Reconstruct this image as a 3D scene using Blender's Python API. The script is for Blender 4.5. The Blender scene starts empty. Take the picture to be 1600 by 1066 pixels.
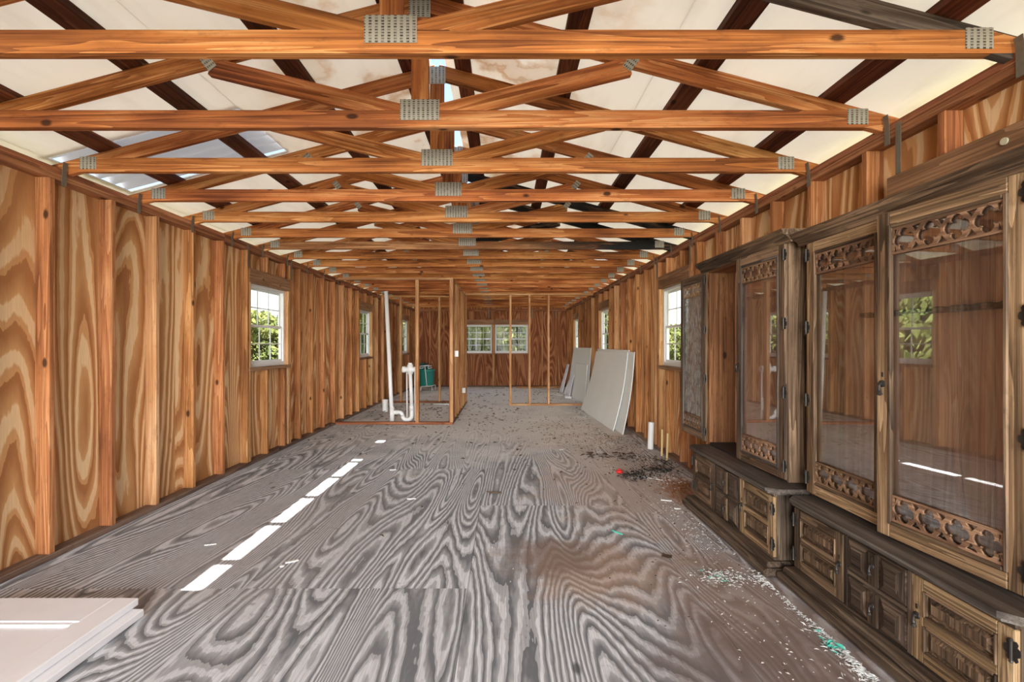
import bpy, math, random
from mathutils import Vector, Matrix
R = random.Random(7)
sc = bpy.context.scene
C = sc.collection

# ------------------------------------------------------------------ camera
HC = 1.333                       # camera height
cam_d = bpy.data.cameras.new('camera'); cam = bpy.data.objects.new('camera', cam_d); C.objects.link(cam)
cam.location = (0, 0, HC); cam.rotation_euler = (math.pi/2, 0, 0)
cam_d.sensor_width = 36; cam_d.lens = 36*730/1600; cam_d.shift_x = 12/1600; cam_d.shift_y = 5/1600
cam_d.clip_start = .05; cam_d.clip_end = 500
sc.camera = cam
# ------------------------------------------------------------------ world, sun, light, exposure
SUN_DIR = Vector((-1.27, -.18, -3.18)).normalized()
w = bpy.data.worlds.new('world'); sc.world = w; w.use_nodes = True
nt = w.node_tree; nt.nodes.clear()
sky = nt.nodes.new('ShaderNodeTexSky'); sky.sky_type = 'NISHITA'; sky.sun_disc = False
sky.sun_elevation = math.asin(-SUN_DIR.z); sky.sun_rotation = math.atan2(-SUN_DIR.x, -SUN_DIR.y)
sky.air_density = 1.0; sky.dust_density = 1.5; sky.ozone_density = 1.0
bg = nt.nodes.new('ShaderNodeBackground'); bg.inputs[1].default_value = .13
wo = nt.nodes.new('ShaderNodeOutputWorld')
nt.links.new(sky.outputs[0], bg.inputs[0]); nt.links.new(bg.outputs[0], wo.inputs[0])
sd = bpy.data.lights.new('sun', 'SUN'); sd.energy = 14.5; sd.angle = .009; sd.color = (1, .97, .93)
so = bpy.data.objects.new('sun', sd); C.objects.link(so)
so.rotation_euler = SUN_DIR.to_track_quat('-Z', 'Y').to_euler(); so.location = (4, -2, 9)
# added fill light standing in for daylight from behind the camera
ad = bpy.data.lights.new('open_end_fill', 'AREA'); ad.shape = 'RECTANGLE'; ad.size = 9; ad.size_y = 5
ad.energy = 930; ad.color = (1, .975, .94)
ao = bpy.data.objects.new('open_end_fill', ad); C.objects.link(ao)
ao.location = (-.43, -9, 2.1); ao.rotation_euler = (math.pi/2, 0, 0); ao.rotation_euler = Vector((0, 1, 0)).to_track_quat('-Z', 'Z').to_euler()
vs = sc.view_settings
vs.view_transform = 'Standard'; vs.look = 'None'; vs.exposure = 1.85; vs.gamma = 1; vs.use_curve_mapping = False
sc.cycles.max_bounces = 10; sc.cycles.diffuse_bounces = 5; sc.cycles.glossy_bounces = 4
sc.cycles.transparent_max_bounces = 24; sc.cycles.sample_clamp_indirect = 6
sc.cycles.caustics_reflective = False; sc.cycles.caustics_refractive = False

# ------------------------------------------------------------------ room numbers
XL, XR, YB, YF, H = -2.80, 1.936, 14.6, -2.0, 2.44
XC = (XL+XR)/2
SLOPE = .2625

# ------------------------------------------------------------------ materials
class NB:
    def __init__(s, name):
        s.m = bpy.data.materials.new(name); s.m.use_nodes = True
        s.t = s.m.node_tree; s.t.nodes.clear()
        s.out = s.n('ShaderNodeOutputMaterial')
    def n(s, typ, **kw):
        o = s.t.nodes.new(typ)
        for k, v in kw.items(): setattr(o, k, v)
        return o
    def l(s, a, b): s.t.links.new(a, b)
    def put(s, sock, v):
        if isinstance(v, bpy.types.NodeSocket): s.l(v, sock)
        elif v is not None: sock.default_value = v
    def math(s, op, a, b=None, c=None, clamp=False):
        o = s.n('ShaderNodeMath', operation=op); o.use_clamp = clamp
        s.put(o.inputs[0], a); s.put(o.inputs[1], b)
        if c is not None: s.put(o.inputs[2], c)
        return o.outputs[0]
    def vmul(s, v, sc_):
        o = s.n('ShaderNodeVectorMath', operation='MULTIPLY'); s.put(o.inputs[0], v); s.put(o.inputs[1], sc_); return o.outputs[0]
    def vadd(s, v, b):
        o = s.n('ShaderNodeVectorMath', operation='ADD'); s.put(o.inputs[0], v); s.put(o.inputs[1], b); return o.outputs[0]
    def noise(s, v, scale=1, detail=2, rough=.5, dist=0, out='Fac'):
        o = s.n('ShaderNodeTexNoise'); s.put(o.inputs['Vector'], v)
        o.inputs['Scale'].default_value = scale; o.inputs['Detail'].default_value = detail
        o.inputs['Roughness'].default_value = rough; o.inputs['Distortion'].default_value = dist
        return o.outputs[out]
    def ramp(s, f, stops, interp='LINEAR'):
        o = s.n('ShaderNodeValToRGB'); s.put(o.inputs[0], f); r = o.color_ramp; r.interpolation = interp
        while len(r.elements) < len(stops): r.elements.new(.5)
        for e, (p, c) in zip(r.elements, stops):
            e.position = p; e.color = (*c, 1) if len(c) == 3 else c
        return o.outputs[0]
    def mix(s, f, a, b, mode='MIX'):
        o = s.n('ShaderNodeMix', data_type='RGBA', blend_type=mode)
        s.put(o.inputs['Factor'], f)
        for sock, v in ((o.inputs['A'], a), (o.inputs['B'], b)):
            if isinstance(v, tuple): v = (*v, 1) if len(v) == 3 else v
            for q in o.inputs:
                if q.name == sock.name and q.type == 'RGBA': s.put(q, v)
        return [q for q in o.outputs if q.type == 'RGBA'][0]
    def mrange(s, v, a, b, c=0, d=1):
        o = s.n('ShaderNodeMapRange'); s.put(o.inputs[0], v)
        for i, x in enumerate((a, b, c, d)): o.inputs[i+1].default_value = x
        return o.outputs[0]
    def bsdf(s, color, rough=.7, spec=.3, metal=0, bump=None, bstr=.2, bdist=.01):
        o = s.n('ShaderNodeBsdfPrincipled'); s.put(o.inputs['Base Color'], (*color, 1) if isinstance(color, tuple) and len(color) == 3 else color)
        s.put(o.inputs['Roughness'], rough); o.inputs['Specular IOR Level'].default_value = spec; s.put(o.inputs['Metallic'], metal)
        if bump is not None:
            b = s.n('ShaderNodeBump'); b.inputs['Strength'].default_value = bstr; b.inputs['Distance'].default_value = bdist
            s.l(bump, b.inputs['Height']); s.l(b.outputs[0], o.inputs['Normal'])
        return o.outputs[0]
    def done(s, sh): s.l(sh, s.out.inputs[0]); return s.m
    def grain(s):
        a = s.n('ShaderNodeAttribute', attribute_name='gco')
        oi = s.n('ShaderNodeObjectInfo')
        cx = s.n('ShaderNodeCombineXYZ')
        s.l(s.math('MULTIPLY', oi.outputs['Random'], 37.3), cx.inputs[0]); s.l(s.math('MULTIPLY', oi.outputs['Random'], 61.7), cx.inputs[1]); s.l(s.math('MULTIPLY', oi.outputs['Random'], 23.9), cx.inputs[2])
        return s.vadd(a.outputs['Vector'], cx.outputs[0]), oi.outputs['Random']
    def pos(s): return s.n('ShaderNodeNewGeometry').outputs['Position']

def lin(r, g, b):
    f = lambda c: (c/255/12.92 if c/255 <= .04045 else ((c/255+.055)/1.055)**2.4)
    return (f(r), f(g), f(b))

def lumber_mat(name, dark, mid, light, tint=.35, knots=True, fine=(2.5, 110, 110), rings=6, rough=.75, char=0, bump=.25, lines=.5, char_x=None):
    b = NB(name); v, rnd = b.grain()
    n1 = b.noise(b.vmul(v, (.55, 13, 13)), 1, 2, .5, .5)
    rg = b.math('FRACT', b.math('MULTIPLY', n1, rings))
    fn = b.noise(b.vmul(v, fine), 1, 2, .6)
    big = b.noise(b.vmul(v, (1.1, 3, 3)), 1, 2)
    f = b.math('ADD', b.math('MULTIPLY', rg, .38), b.math('ADD', b.math('MULTIPLY', fn, .62), b.math('MULTIPLY', b.math('SUBTRACT', big, .5), 1.3)))
    col = b.ramp(f, [(.12, light), (.47, mid), (.88, dark)])
    ln = b.noise(b.vmul(v, (1.3, 190, 190)), 1, 1, .5)
    col = b.mix(b.mrange(ln, .56, .66, 0, lines), col, dark)
    mo = b.noise(b.vmul(v, (9, 34, 34)), 1, 4, .7)
    col = b.mix(b.mrange(mo, .54, .72, 0, lines*.9), col, tuple(c*.8 for c in dark))
    if knots:
        vo = b.n('ShaderNodeTexVoronoi'); b.l(b.vadd(b.vmul(v, (3.0, 5.5, 5.5)), (.3, .1, .2)), vo.inputs['Vector']); vo.inputs['Scale'].default_value = 1
        dk = b.math('ADD', vo.outputs['Distance'], b.math('MULTIPLY', b.math('SUBTRACT', fn, .5), .1))
        col = b.mix(b.mrange(dk, .06, .11, .9, 0), col, tuple(c*.22 for c in dark))
    val = b.mrange(rnd, 0, 1, 1-tint, 1+tint*.7)
    col = b.mix(1.0, col, b.n('ShaderNodeCombineXYZ').outputs[0], 'MULTIPLY') if False else col
    hs = b.n('ShaderNodeHueSaturation'); b.l(col, hs.inputs['Color']); b.l(val, hs.inputs['Value'])
    b.l(b.mrange(b.math('FRACT', b.math('MULTIPLY', rnd, 7.31)), 0, 1, .494, .504), hs.inputs['Hue'])
    col = hs.outputs[0]
    if char:
        cn = b.noise(b.vmul(v, (2.2, 14, 14)), 1, 3, .6)
        cf = b.mrange(cn, .62-char*.4, .75-char*.35, 0, 1)
        if char_x:
            sx = b.n('ShaderNodeSeparateXYZ'); b.l(b.n('ShaderNodeAttribute', attribute_name='gco').outputs['Vector'], sx.inputs[0])
            cf = b.math('MULTIPLY', cf, b.mrange(b.math('ADD', sx.outputs[0], b.math('MULTIPLY', b.math('SUBTRACT', cn, .5), 2)), char_x[0], char_x[1], 0, 1))
        col = b.mix(cf, col, (.012, .011, .010))
    return b.done(b.bsdf(col, rough, .25, bump=fn, bstr=bump, bdist=.004))

def ply_mat(name, light, mid, dark, n=20, sx=.30, sy=1.9, stains_light=None, rough=.8, tint=.12, fine_amt=.25, bump=.15, wobble=.3):
    b = NB(name); v, rnd = b.grain()
    nz = b.noise(b.vmul(v, (sx, sy, sy)), 1, 1.0, .45, .35)
    wob = b.noise(b.vmul(v, (6, 26, 26)), 1, 2, .6)
    rg = b.math('FRACT', b.math('ADD', b.math('MULTIPLY', nz, n), b.math('MULTIPLY', wob, wobble)))
    fn = b.noise(b.vmul(v, (5, 140, 140)), 1, 2, .6)
    blot = b.noise(b.vmul(v, (.8, 2.2, 2.2)), 1, 3, .6)
    wid = b.math('ADD', rg, b.math('MULTIPLY', b.math('SUBTRACT', blot, .5), .9))
    col = b.ramp(wid, [(.10, mid), (.16, light), (.42, light), (.47, mid), (.82, dark), (.97, dark), (1, mid)])
    col = b.mix(b.mrange(blot, .45, .75, 0, .35), col, mid)
    col = b.mix(b.math('MULTIPLY', b.mrange(fn, .3, .75, 0, 1), fine_amt), col, dark)
    vo = b.n('ShaderNodeTexVoronoi'); b.l(b.vadd(b.vmul(v, (1.1, 2.2, 0)), (.3, .4, 0)), vo.inputs['Vector']); vo.inputs['Scale'].default_value = 1; vo.inputs['Randomness'].default_value = 1
    col = b.mix(b.mrange(vo.outputs['Distance'], .03, .055, .8, 0), col, tuple(c*.35 for c in dark))
    hs = b.n('ShaderNodeHueSaturation'); b.l(col, hs.inputs['Color']); b.l(b.mrange(rnd, 0, 1, 1-tint, 1+tint), hs.inputs['Value'])
    col = hs.outputs[0]
    if stains_light: col = stains_light(b, col)
    return b.done(b.bsdf(col, rough, .2, bump=b.math('ADD', rg, b.math('MULTIPLY', fn, .6)), bstr=bump, bdist=.003))

def floor_stains_far_light(b, col):
    p = b.pos()
    def blob(cx, cy, rx, ry, amt, c, col, ns=3.0):
        q = b.vmul(b.vadd(p, (-cx, -cy, 0)), (1/rx, 1/ry, 0))
        ln = b.n('ShaderNodeVectorMath', operation='LENGTH'); b.l(q, ln.inputs[0])
        nn = b.noise(p, ns, 4, .65)
        d = b.math('ADD', ln.outputs['Value'], b.math('MULTIPLY', b.math('SUBTRACT', nn, .5), 1.6))
        return b.mix(b.mrange(d, .45, 1.05, amt, 0), col, c)
    col = blob(.55, 2.75, .5, .45, .6, lin(176, 142, 114), col, 5)
    col = blob(.30, 2.95, .4, .35, .75, lin(130, 110, 100), col, 6)
    col = blob(1.25, 2.3, .5, 1.0, .75, lin(146, 122, 108), col, 4)
    col = blob(1.2, 4.4, 1.0, 1.6, .55, lin(190, 164, 146), col, 3)
    col = blob(1.0, 1.85, .55, .5, .7, lin(112, 98, 92), col, 5)
    col = blob(1.62, 4.2, .25, .5, .7, lin(150, 95, 50), col, 6)
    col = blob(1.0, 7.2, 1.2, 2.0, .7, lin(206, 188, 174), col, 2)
    col = blob(-.4, 8.5, 2.8, 3.6, .75, lin(226, 226, 226), col, 1.5)  # pale dust, whitened to make up for dim light on the far floor
    col = blob(-.3, 12.0, 3.4, 4.0, .85, lin(238, 240, 244), col, 1.5)  # paler still toward the end wall, brightness put into the colour
    col = blob(-1.5, 3.4, .9, 1.6, .35, lin(160, 150, 144), col, 3)
    sp = b.noise(p, 22, 5, .7)
    wide = b.noise(p, 1.1, 3, .6)
    m = b.math('MULTIPLY', b.mrange(sp, .56, .7, 0, 1), b.mrange(wide, .42, .62, 0, .75))
    return b.mix(m, col, lin(112, 104, 98))

def simple(name, color, rough=.6, spec=.3, metal=0, var=.0, vs_=6):
    b = NB(name)
    if var:
        v, rnd = b.grain(); nn = b.noise(v, vs_, 4, .6)
        c = b.mix(b.mrange(nn, .35, .75, 0, var), color, tuple(x*.45 for x in color))
    else: c = color
    return b.done(b.bsdf(c, rough, spec, metal))

M = {}
M['truss'] = lumber_mat('truss_pine', lin(108, 58, 28), lin(186, 114, 58), lin(224, 164, 104), .18)
M['truss_char'] = lumber_mat('charred_pine', lin(40, 30, 24), lin(110, 80, 58), lin(170, 140, 110), .1, char=.75)
M['truss_char_end'] = lumber_mat('pine_charred_at_one_end', lin(84, 52, 32), lin(150, 98, 60), lin(196, 146, 102), .05, char=.9, char_x=(.2, 1.7))
M['truss_grey'] = lumber_mat('weathered_grey_pine', lin(42, 36, 32), lin(92, 80, 70), lin(150, 136, 122), .1, char=.25)
M['stud'] = lumber_mat('stud_pine', lin(120, 74, 42), lin(182, 122, 74), lin(216, 164, 112), .22)
M['stud_light'] = lumber_mat('pale_stud_pine', lin(156, 108, 66), lin(204, 154, 104), lin(230, 190, 142), .15)
M['purlin'] = lumber_mat('dark_purlin', lin(58, 30, 18), lin(96, 52, 30), lin(136, 82, 52), .3)
M['header'] = lumber_mat('weathered_header', lin(110, 80, 58), lin(160, 120, 88), lin(192, 154, 120), .12)
M['plate'] = lumber_mat('plate_pine', lin(110, 66, 42), lin(156, 100, 66), lin(194, 138, 98), .2)
M['sole'] = lumber_mat('dusty_sole_plate', lin(92, 70, 58), lin(128, 104, 88), lin(150, 130, 114), .15)
M['ply'] = ply_mat('wall_plywood', lin(248, 218, 172), lin(222, 170, 116), lin(178, 122, 76))
M['ply_red'] = ply_mat('red_plywood', lin(190, 132, 92), lin(160, 102, 66), lin(126, 74, 48))
M['floor'] = ply_mat('floor_plywood', lin(230, 235, 242), lin(186, 190, 196), lin(112, 116, 122), n=44, sx=.27, sy=1.9, wobble=.7, stains_light=floor_stains_far_light, fine_amt=.45, tint=.06, rough=.7, bump=.25)
M['oak'] = lumber_mat('weathered_oak', lin(42, 33, 26), lin(102, 82, 63), lin(156, 130, 102), .08, knots=False, fine=(2.2, 90, 90), rings=9, rough=.6, bump=.5)
M['oak_pale'] = lumber_mat('bleached_oak', lin(66, 52, 38), lin(146, 118, 86), lin(206, 176, 136), .08, knots=False, fine=(2.2, 90, 90), rings=9, rough=.6, bump=.5)
M['oak_dark'] = lumber_mat('dark_oak', lin(38, 31, 27), lin(82, 68, 56), lin(124, 107, 90), .08, knots=False, fine=(2.2, 90, 90), rings=9, rough=.55, bump=.5)
M['counter'] = lumber_mat('worn_counter_oak', lin(50, 44, 40), lin(82, 74, 68), lin(116, 108, 100), .08, knots=False, fine=(2, 70, 70), rings=5, rough=.5, bump=.3)
M['back'] = lumber_mat('cabinet_back_board', lin(150, 104, 80), lin(208, 158, 128), lin(228, 186, 156), .08, knots=False, fine=(1.5, 50, 50), rings=5, rough=.5, bump=.2)
M['oak_in'] = lumber_mat('inner_oak', lin(70, 44, 26), lin(128, 88, 54), lin(166, 122, 80), .05, knots=True, fine=(2, 80, 80), rings=9, rough=.55, bump=.2)
M['tracery'] = lumber_mat('tracery_oak', lin(80, 58, 42), lin(138, 106, 80), lin(176, 144, 114), .08, knots=False, fine=(2, 80, 80))
M['iron'] = simple('dark_iron', (.055, .05, .045), .5, .5, .6)
M['pvc'] = simple('white_pvc', (.86, .87, .86), .35, .5)
M['vinyl'] = simple('white_vinyl', (.82, .83, .83), .45, .4)
M['drywall'] = simple('drywall_paper', lin(240, 243, 240), .9, .1, var=.10, vs_=1.4)
M['gypsum'] = simple('gypsum_white', lin(244, 247, 252), .9, .1, var=.15, vs_=3)
M['doorpaint'] = simple('chipped_white_paint', lin(242, 243, 247), .5, .3, var=.10, vs_=4)
M['teal'] = simple('teal_plastic', lin(52, 150, 138), .4, .4)
M['teal_dark'] = simple('dark_teal_plastic', lin(28, 84, 74), .5, .4)
M['red'] = simple('red_plastic', lin(205, 40, 36), .35, .5)
M['black'] = simple('black_scraps', (.02, .02, .022), .5, .4)
M['litter'] = simple('dead_leaf_litter', lin(92, 78, 66), .9, .1)
M['litter_rust'] = simple('rusty_litter', lin(150, 92, 46), .9, .1)
M['shred'] = simple('paper_shreds', lin(238, 240, 238), .8, .2)
M['shred_teal'] = simple('teal_shreds', lin(90, 205, 185), .6, .3)
M['stick'] = simple('pale_stick', lin(232, 206, 150), .7, .2)
M['washer'] = simple('zinc_washer', lin(205, 205, 180), .4, .5, .3)
M['rail_dark'] = simple('dark_gun_rail', lin(58, 44, 40), .6, .3)
M['velvet'] = simple('dark_cabinet_floor', lin(52, 42, 38), .8, .2)

def plate_mat():
    b = NB('galvanised_nail_plate'); v, rnd = b.grain()
    sx = b.n('ShaderNodeSeparateXYZ'); b.l(b.n('ShaderNodeAttribute', attribute_name='gco').outputs['Vector'], sx.inputs[0])
    a = b.math('FRACT', b.math('MULTIPLY', sx.outputs[0], 42)); c = b.math('FRACT', b.math('MULTIPLY', sx.outputs[1], 90))
    slot = b.math('MULTIPLY', b.math('GREATER_THAN', a, .52), b.math('GREATER_THAN', c, .4))
    nn = b.noise(v, 60, 2)
    col = b.mix(b.math('MULTIPLY', slot, b.mrange(nn, .3, .6, .35, 1)), lin(168, 164, 150), lin(60, 54, 48))
    return b.done(b.bsdf(col, .5, .5, .25, bump=slot, bstr=.6, bdist=-.004))
M['plate_metal'] = plate_mat()
M['strap'] = simple('galvanised_strap', lin(128, 122, 108), .5, .5, .4, var=.4, vs_=40)

def roof_mat():
    b = NB('white_roof_board'); v, rnd = b.grain(); p = b.pos()
    st = b.noise(p, 1.6, 5, .62); sx = b.n('ShaderNodeSeparateXYZ'); b.l(p, sx.inputs[0])
    ridge = b.mrange(b.math('ABSOLUTE', b.math('SUBTRACT', sx.outputs[0], XC)), .1, 1.3, 1, 0)
    edge = b.ramp(st, [(.54, (0, 0, 0)), (.60, (1, 1, 1)), (.62, (.35, .35, .35)), (.8, (.3, .3, .3))])
    col = b.mix(b.math('MULTIPLY', b.math('MULTIPLY', edge, ridge), .8), (.88, .865, .82), lin(206, 176, 138))
    grime = b.noise(b.vmul(p, (6, 1.2, 1)), 2, 3)
    col = b.mix(b.mrange(grime, .5, .8, 0, .12), col, lin(160, 150, 136))
    d = b.n('ShaderNodeBsdfDiffuse'); b.l(col, d.inputs[0])
    t = b.n('ShaderNodeBsdfTranslucent'); b.l(b.mix(1.0, col, (1, .985, .96), 'MULTIPLY'), t.inputs[0])
    ms = b.n('ShaderNodeMixShader'); ms.inputs[0].default_value = .15; b.l(d.outputs[0], ms.inputs[1]); b.l(t.outputs[0], ms.inputs[2])
    return b.done(ms.outputs[0])
M['roof'] = roof_mat()
def fibre_mat():
    b = NB('corrugated_fibreglass'); d = b.n('ShaderNodeBsdfDiffuse'); d.inputs[0].default_value = (.38, .38, .39, 1); t = b.n('ShaderNodeBsdfTranslucent'); t.inputs[0].default_value = (.2, .205, .215, 1)
    ms = b.n('ShaderNodeMixShader'); ms.inputs[0].default_value = .1; b.l(d.outputs[0], ms.inputs[1]); b.l(t.outputs[0], ms.inputs[2]); return b.done(ms.outputs[0])
M['fibre'] = fibre_mat()
M['tin'] = simple('ridge_tin', lin(150, 148, 146), .45, .5, .5)

def glass_mat(name, dust=.02, refl=1.0, tint=(.97, .98, .97), streak=False):
    b = NB(name)
    fr = b.n('ShaderNodeFresnel'); fr.inputs[0].default_value = 1.5
    tr = b.n('ShaderNodeBsdfTransparent'); tr.inputs[0].default_value = (*tint, 1)
    gl = b.n('ShaderNodeBsdfGlossy'); gl.inputs['Roughness'].default_value = .012; gl.inputs[0].default_value = (1, 1, 1, 1)
    m1 = b.n('ShaderNodeMixShader'); b.l(b.math('MULTIPLY', fr.outputs[0], refl), m1.inputs[0]); b.l(tr.outputs[0], m1.inputs[1]); b.l(gl.outputs[0], m1.inputs[2])
    df = b.n('ShaderNodeBsdfDiffuse'); df.inputs[0].default_value = (.6, .57, .53, 1)
    m2 = b.n('ShaderNodeMixShader')
    nn = b.noise(b.vmul(b.pos(), (1, 14, 3) if streak else (3, 3, 3)), 4 if streak else 1.2, 4, .7)
    b.l(b.mrange(nn, .42, .62, dust*.3, dust) if streak else b.mrange(nn, .3, .75, dust*.4, dust*1.5), m2.inputs[0])
    b.l(m1.outputs[0], m2.inputs[1]); b.l(df.outputs[0], m2.inputs[2])
    return b.done(m2.outputs[0])
M['pane'] = glass_mat('window_glass', .004, .08)
M['cab_glass'] = glass_mat('dusty_cabinet_glass', .02, .6)
M['cab_glass_dirty'] = glass_mat('streaked_cabinet_glass', .5, .9, streak=True)

def leaf_mat(name, c1, c2):
    b = NB(name); v, rnd = b.grain(); nn = b.noise(v, 1.7, 3)
    col = b.mix(b.mrange(nn, .35, .65, 0, 1), c1, c2)
    d = b.n('ShaderNodeBsdfDiffuse'); b.l(col, d.inputs[0]); t = b.n('ShaderNodeBsdfTranslucent'); b.l(col, t.inputs[0])
    ms = b.n('ShaderNodeMixShader'); ms.inputs[0].default_value = .4; b.l(d.outputs[0], ms.inputs[1]); b.l(t.outputs[0], ms.inputs[2])
    return b.done(ms.outputs[0])
M['leaf'] = leaf_mat('yellow_green_leaf', (.20, .21, .07), (.085, .11, .035))
M['bark'] = lumber_mat('tree_bark', lin(50, 40, 34), lin(84, 70, 58), lin(110, 96, 82), .1, knots=False)
def grass_mat():
    b = NB('dry_grass_ground'); nn = b.noise(b.pos(), .6, 5, .65)
    return b.done(b.bsdf(b.ramp(nn, [(.3, (.05, .055, .02)), (.7, (.10, .10, .05))]), .95, .1))
M['grass'] = grass_mat()

# ------------------------------------------------------------------ mesh builder
WL = {}                      # world location of every object (parents are never rotated)
class MB:
    def __init__(s): s.v = []; s.f = []; s.g = []
    def _add(s, vs_, fs, axis='x', M4=None, off=None, shift=(0, 0, 0)):
        k = len(s.v); off = off if off is not None else (R.uniform(0, 40), R.uniform(0, 40), R.uniform(0, 40))
        for p in vs_:
            x, y, z = p
            g = {'x': (x, y, z), 'y': (y, x, z), 'z': (z, y, x)}[axis]
            s.g.append((g[0]+off[0], g[1]+off[1], g[2]+off[2]))
            q = Vector(p)
            if M4 is not None: q = M4 @ q
            s.v.append((q.x+shift[0], q.y+shift[1], q.z+shift[2]))
        for f in fs: s.f.append(tuple(i+k for i in f))
    def box(s, lo, hi, axis=None, bev=0, M4=None, off=None):
        lo = [min(a, b) for a, b in zip(lo, hi)] if False else lo
        l = [min(a, b) for a, b in zip(lo, hi)]; h = [max(a, b) for a, b in zip(lo, hi)]
        d = [h[i]-l[i] for i in range(3)]
        if axis is None: axis = 'xyz'[d.index(max(d))]
        c = [(h[i]+l[i])/2 for i in range(3)]; e = [x/2 for x in d]
        b = min(bev, min(e)*.6); vs_ = []; idx = {}
        if b <= 0:
            for sx in (-1, 1):
                for sy in (-1, 1):
                    for sz in (-1, 1): idx[(sx, sy, sz)] = len(vs_); vs_.append((c[0]+sx*e[0], c[1]+sy*e[1], c[2]+sz*e[2]))
            def q(*k): return [idx[i] for i in k]
            fs = [q((1,-1,-1),(1,1,-1),(1,1,1),(1,-1,1)), q((-1,-1,-1),(-1,-1,1),(-1,1,1),(-1,1,-1)), q((-1,1,-1),(-1,1,1),(1,1,1),(1,1,-1)),
                  q((-1,-1,-1),(1,-1,-1),(1,-1,1),(-1,-1,1)), q((-1,-1,1),(1,-1,1),(1,1,1),(-1,1,1)), q((-1,-1,-1),(-1,1,-1),(1,1,-1),(1,-1,-1))]
        else:
            S = (-1, 1)
            for sx in S:
                for sy in S:
                    for sz in S:
                        sg = (sx, sy, sz)
                        for k in range(3):
                            idx[(sg, k)] = len(vs_); vs_.append(tuple(c[i]+sg[i]*(e[i] if i == k else e[i]-b) for i in range(3)))
            fs = []
            for k in range(3):
                i, j = [(1, 2), (2, 0), (0, 1)][k]
                for sg_ in S:
                    quad = []
                    for a, bb in ((-1, -1), (1, -1), (1, 1), (-1, 1)):
                        t = [0, 0, 0]; t[k] = sg_; t[i] = a; t[j] = bb; quad.append(idx[(tuple(t), k)])
                    fs.append(quad if sg_ > 0 else quad[::-1])
            for k in range(3):
                i, j = [(1, 2), (2, 0), (0, 1)][k]
                for a in S:
                    for bb in S:
                        t0 = [0, 0, 0]; t0[i] = a; t0[j] = bb; t0[k] = -1; t1 = list(t0); t1[k] = 1
                        quad = [idx[(tuple(t0), i)], idx[(tuple(t0), j)], idx[(tuple(t1), j)], idx[(tuple(t1), i)]]
                        n_ = (Vector(vs_[quad[1]])-Vector(vs_[quad[0]])).cross(Vector(vs_[quad[3]])-Vector(vs_[quad[0]]))
                        if n_[i]*a+n_[j]*bb < 0: quad = quad[::-1]
                        fs.append(quad)
            for sx in S:
                for sy in S:
                    for sz in S:
                        t = [idx[((sx, sy, sz), k)] for k in range(3)]
                        fs.append(t if sx*sy*sz > 0 else t[::-1])
        s._add(vs_, fs, axis, M4, off)
        return s
    def poly(s, pts2, to3, t0, t1, axis='x', off=None):
        """prism of an outline; to3(a, b, t) gives the point"""
        n = len(pts2)
        vs_ = [to3(a, b, t0) for a, b in pts2]+[to3(a, b, t1) for a, b in pts2]
        fs = [list(range(n))[::-1], list(range(n, 2*n))]+[[i, (i+1) % n, n+(i+1) % n, n+i] for i in range(n)]
        s._add(vs_, fs, axis, None, off); return s
    def tube(s, pts, r, seg=12, caps=True):
        pts = [Vector(p) for p in pts]; rs = r if isinstance(r, (list, tuple)) else [r]*len(pts)
        vs_ = []; fs = []; up = None
        for i, p in enumerate(pts):
            d = (pts[min(i+1, len(pts)-1)]-pts[max(i-1, 0)]).normalized()
            if up is None: up = Vector((0, 0, 1)) if abs(d.z) < .9 else Vector((1, 0, 0))
            a = d.cross(up).normalized(); up = a.cross(d).normalized()
            for k in range(seg):
                an = 2*math.pi*k/seg; q = p+a*math.cos(an)*rs[i]+up*math.sin(an)*rs[i]; vs_.append(tuple(q))
        for i in range(len(pts)-1):
            for k in range(seg):
                k2 = (k+1) % seg; fs.append((i*seg+k, i*seg+k2, (i+1)*seg+k2, (i+1)*seg+k))
        if caps: fs.append(tuple(range(seg))[::-1]); fs.append(tuple(range((len(pts)-1)*seg, len(pts)*seg)))
        s._add(vs_, fs); return s
    def lathe(s, prof, c, seg=20):
        s.tube([(c[0], c[1], c[2]+z+1e-5*i) for i, (r_, z) in enumerate(prof)], [r_ for r_, z in prof], seg); return s
    def mesh(s, name, mat, org=(0, 0, 0), smooth=False):
        me = bpy.data.meshes.new(name)
        me.from_pydata([(x-org[0], y-org[1], z-org[2]) for x, y, z in s.v], [], s.f)
        at = me.attributes.new('gco', 'FLOAT_VECTOR', 'POINT'); at.data.foreach_set('vector', [c for g in s.g for c in g])
        me.materials.append(M[mat] if isinstance(mat, str) else mat)
        if smooth:
            for p in me.polygons: p.use_smooth = True
        me.update(); return me
    def build(s, name, mat, parent=None, org=None, smooth=False):
        if org is None:
            n = len(s.v); org = [(min(v[i] for v in s.v)+max(v[i] for v in s.v))/2 for i in range(3)]
            if parent is None: org[2] = min(v[2] for v in s.v)
        return link(name, s.mesh(name, mat, org, smooth), org, parent)

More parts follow.
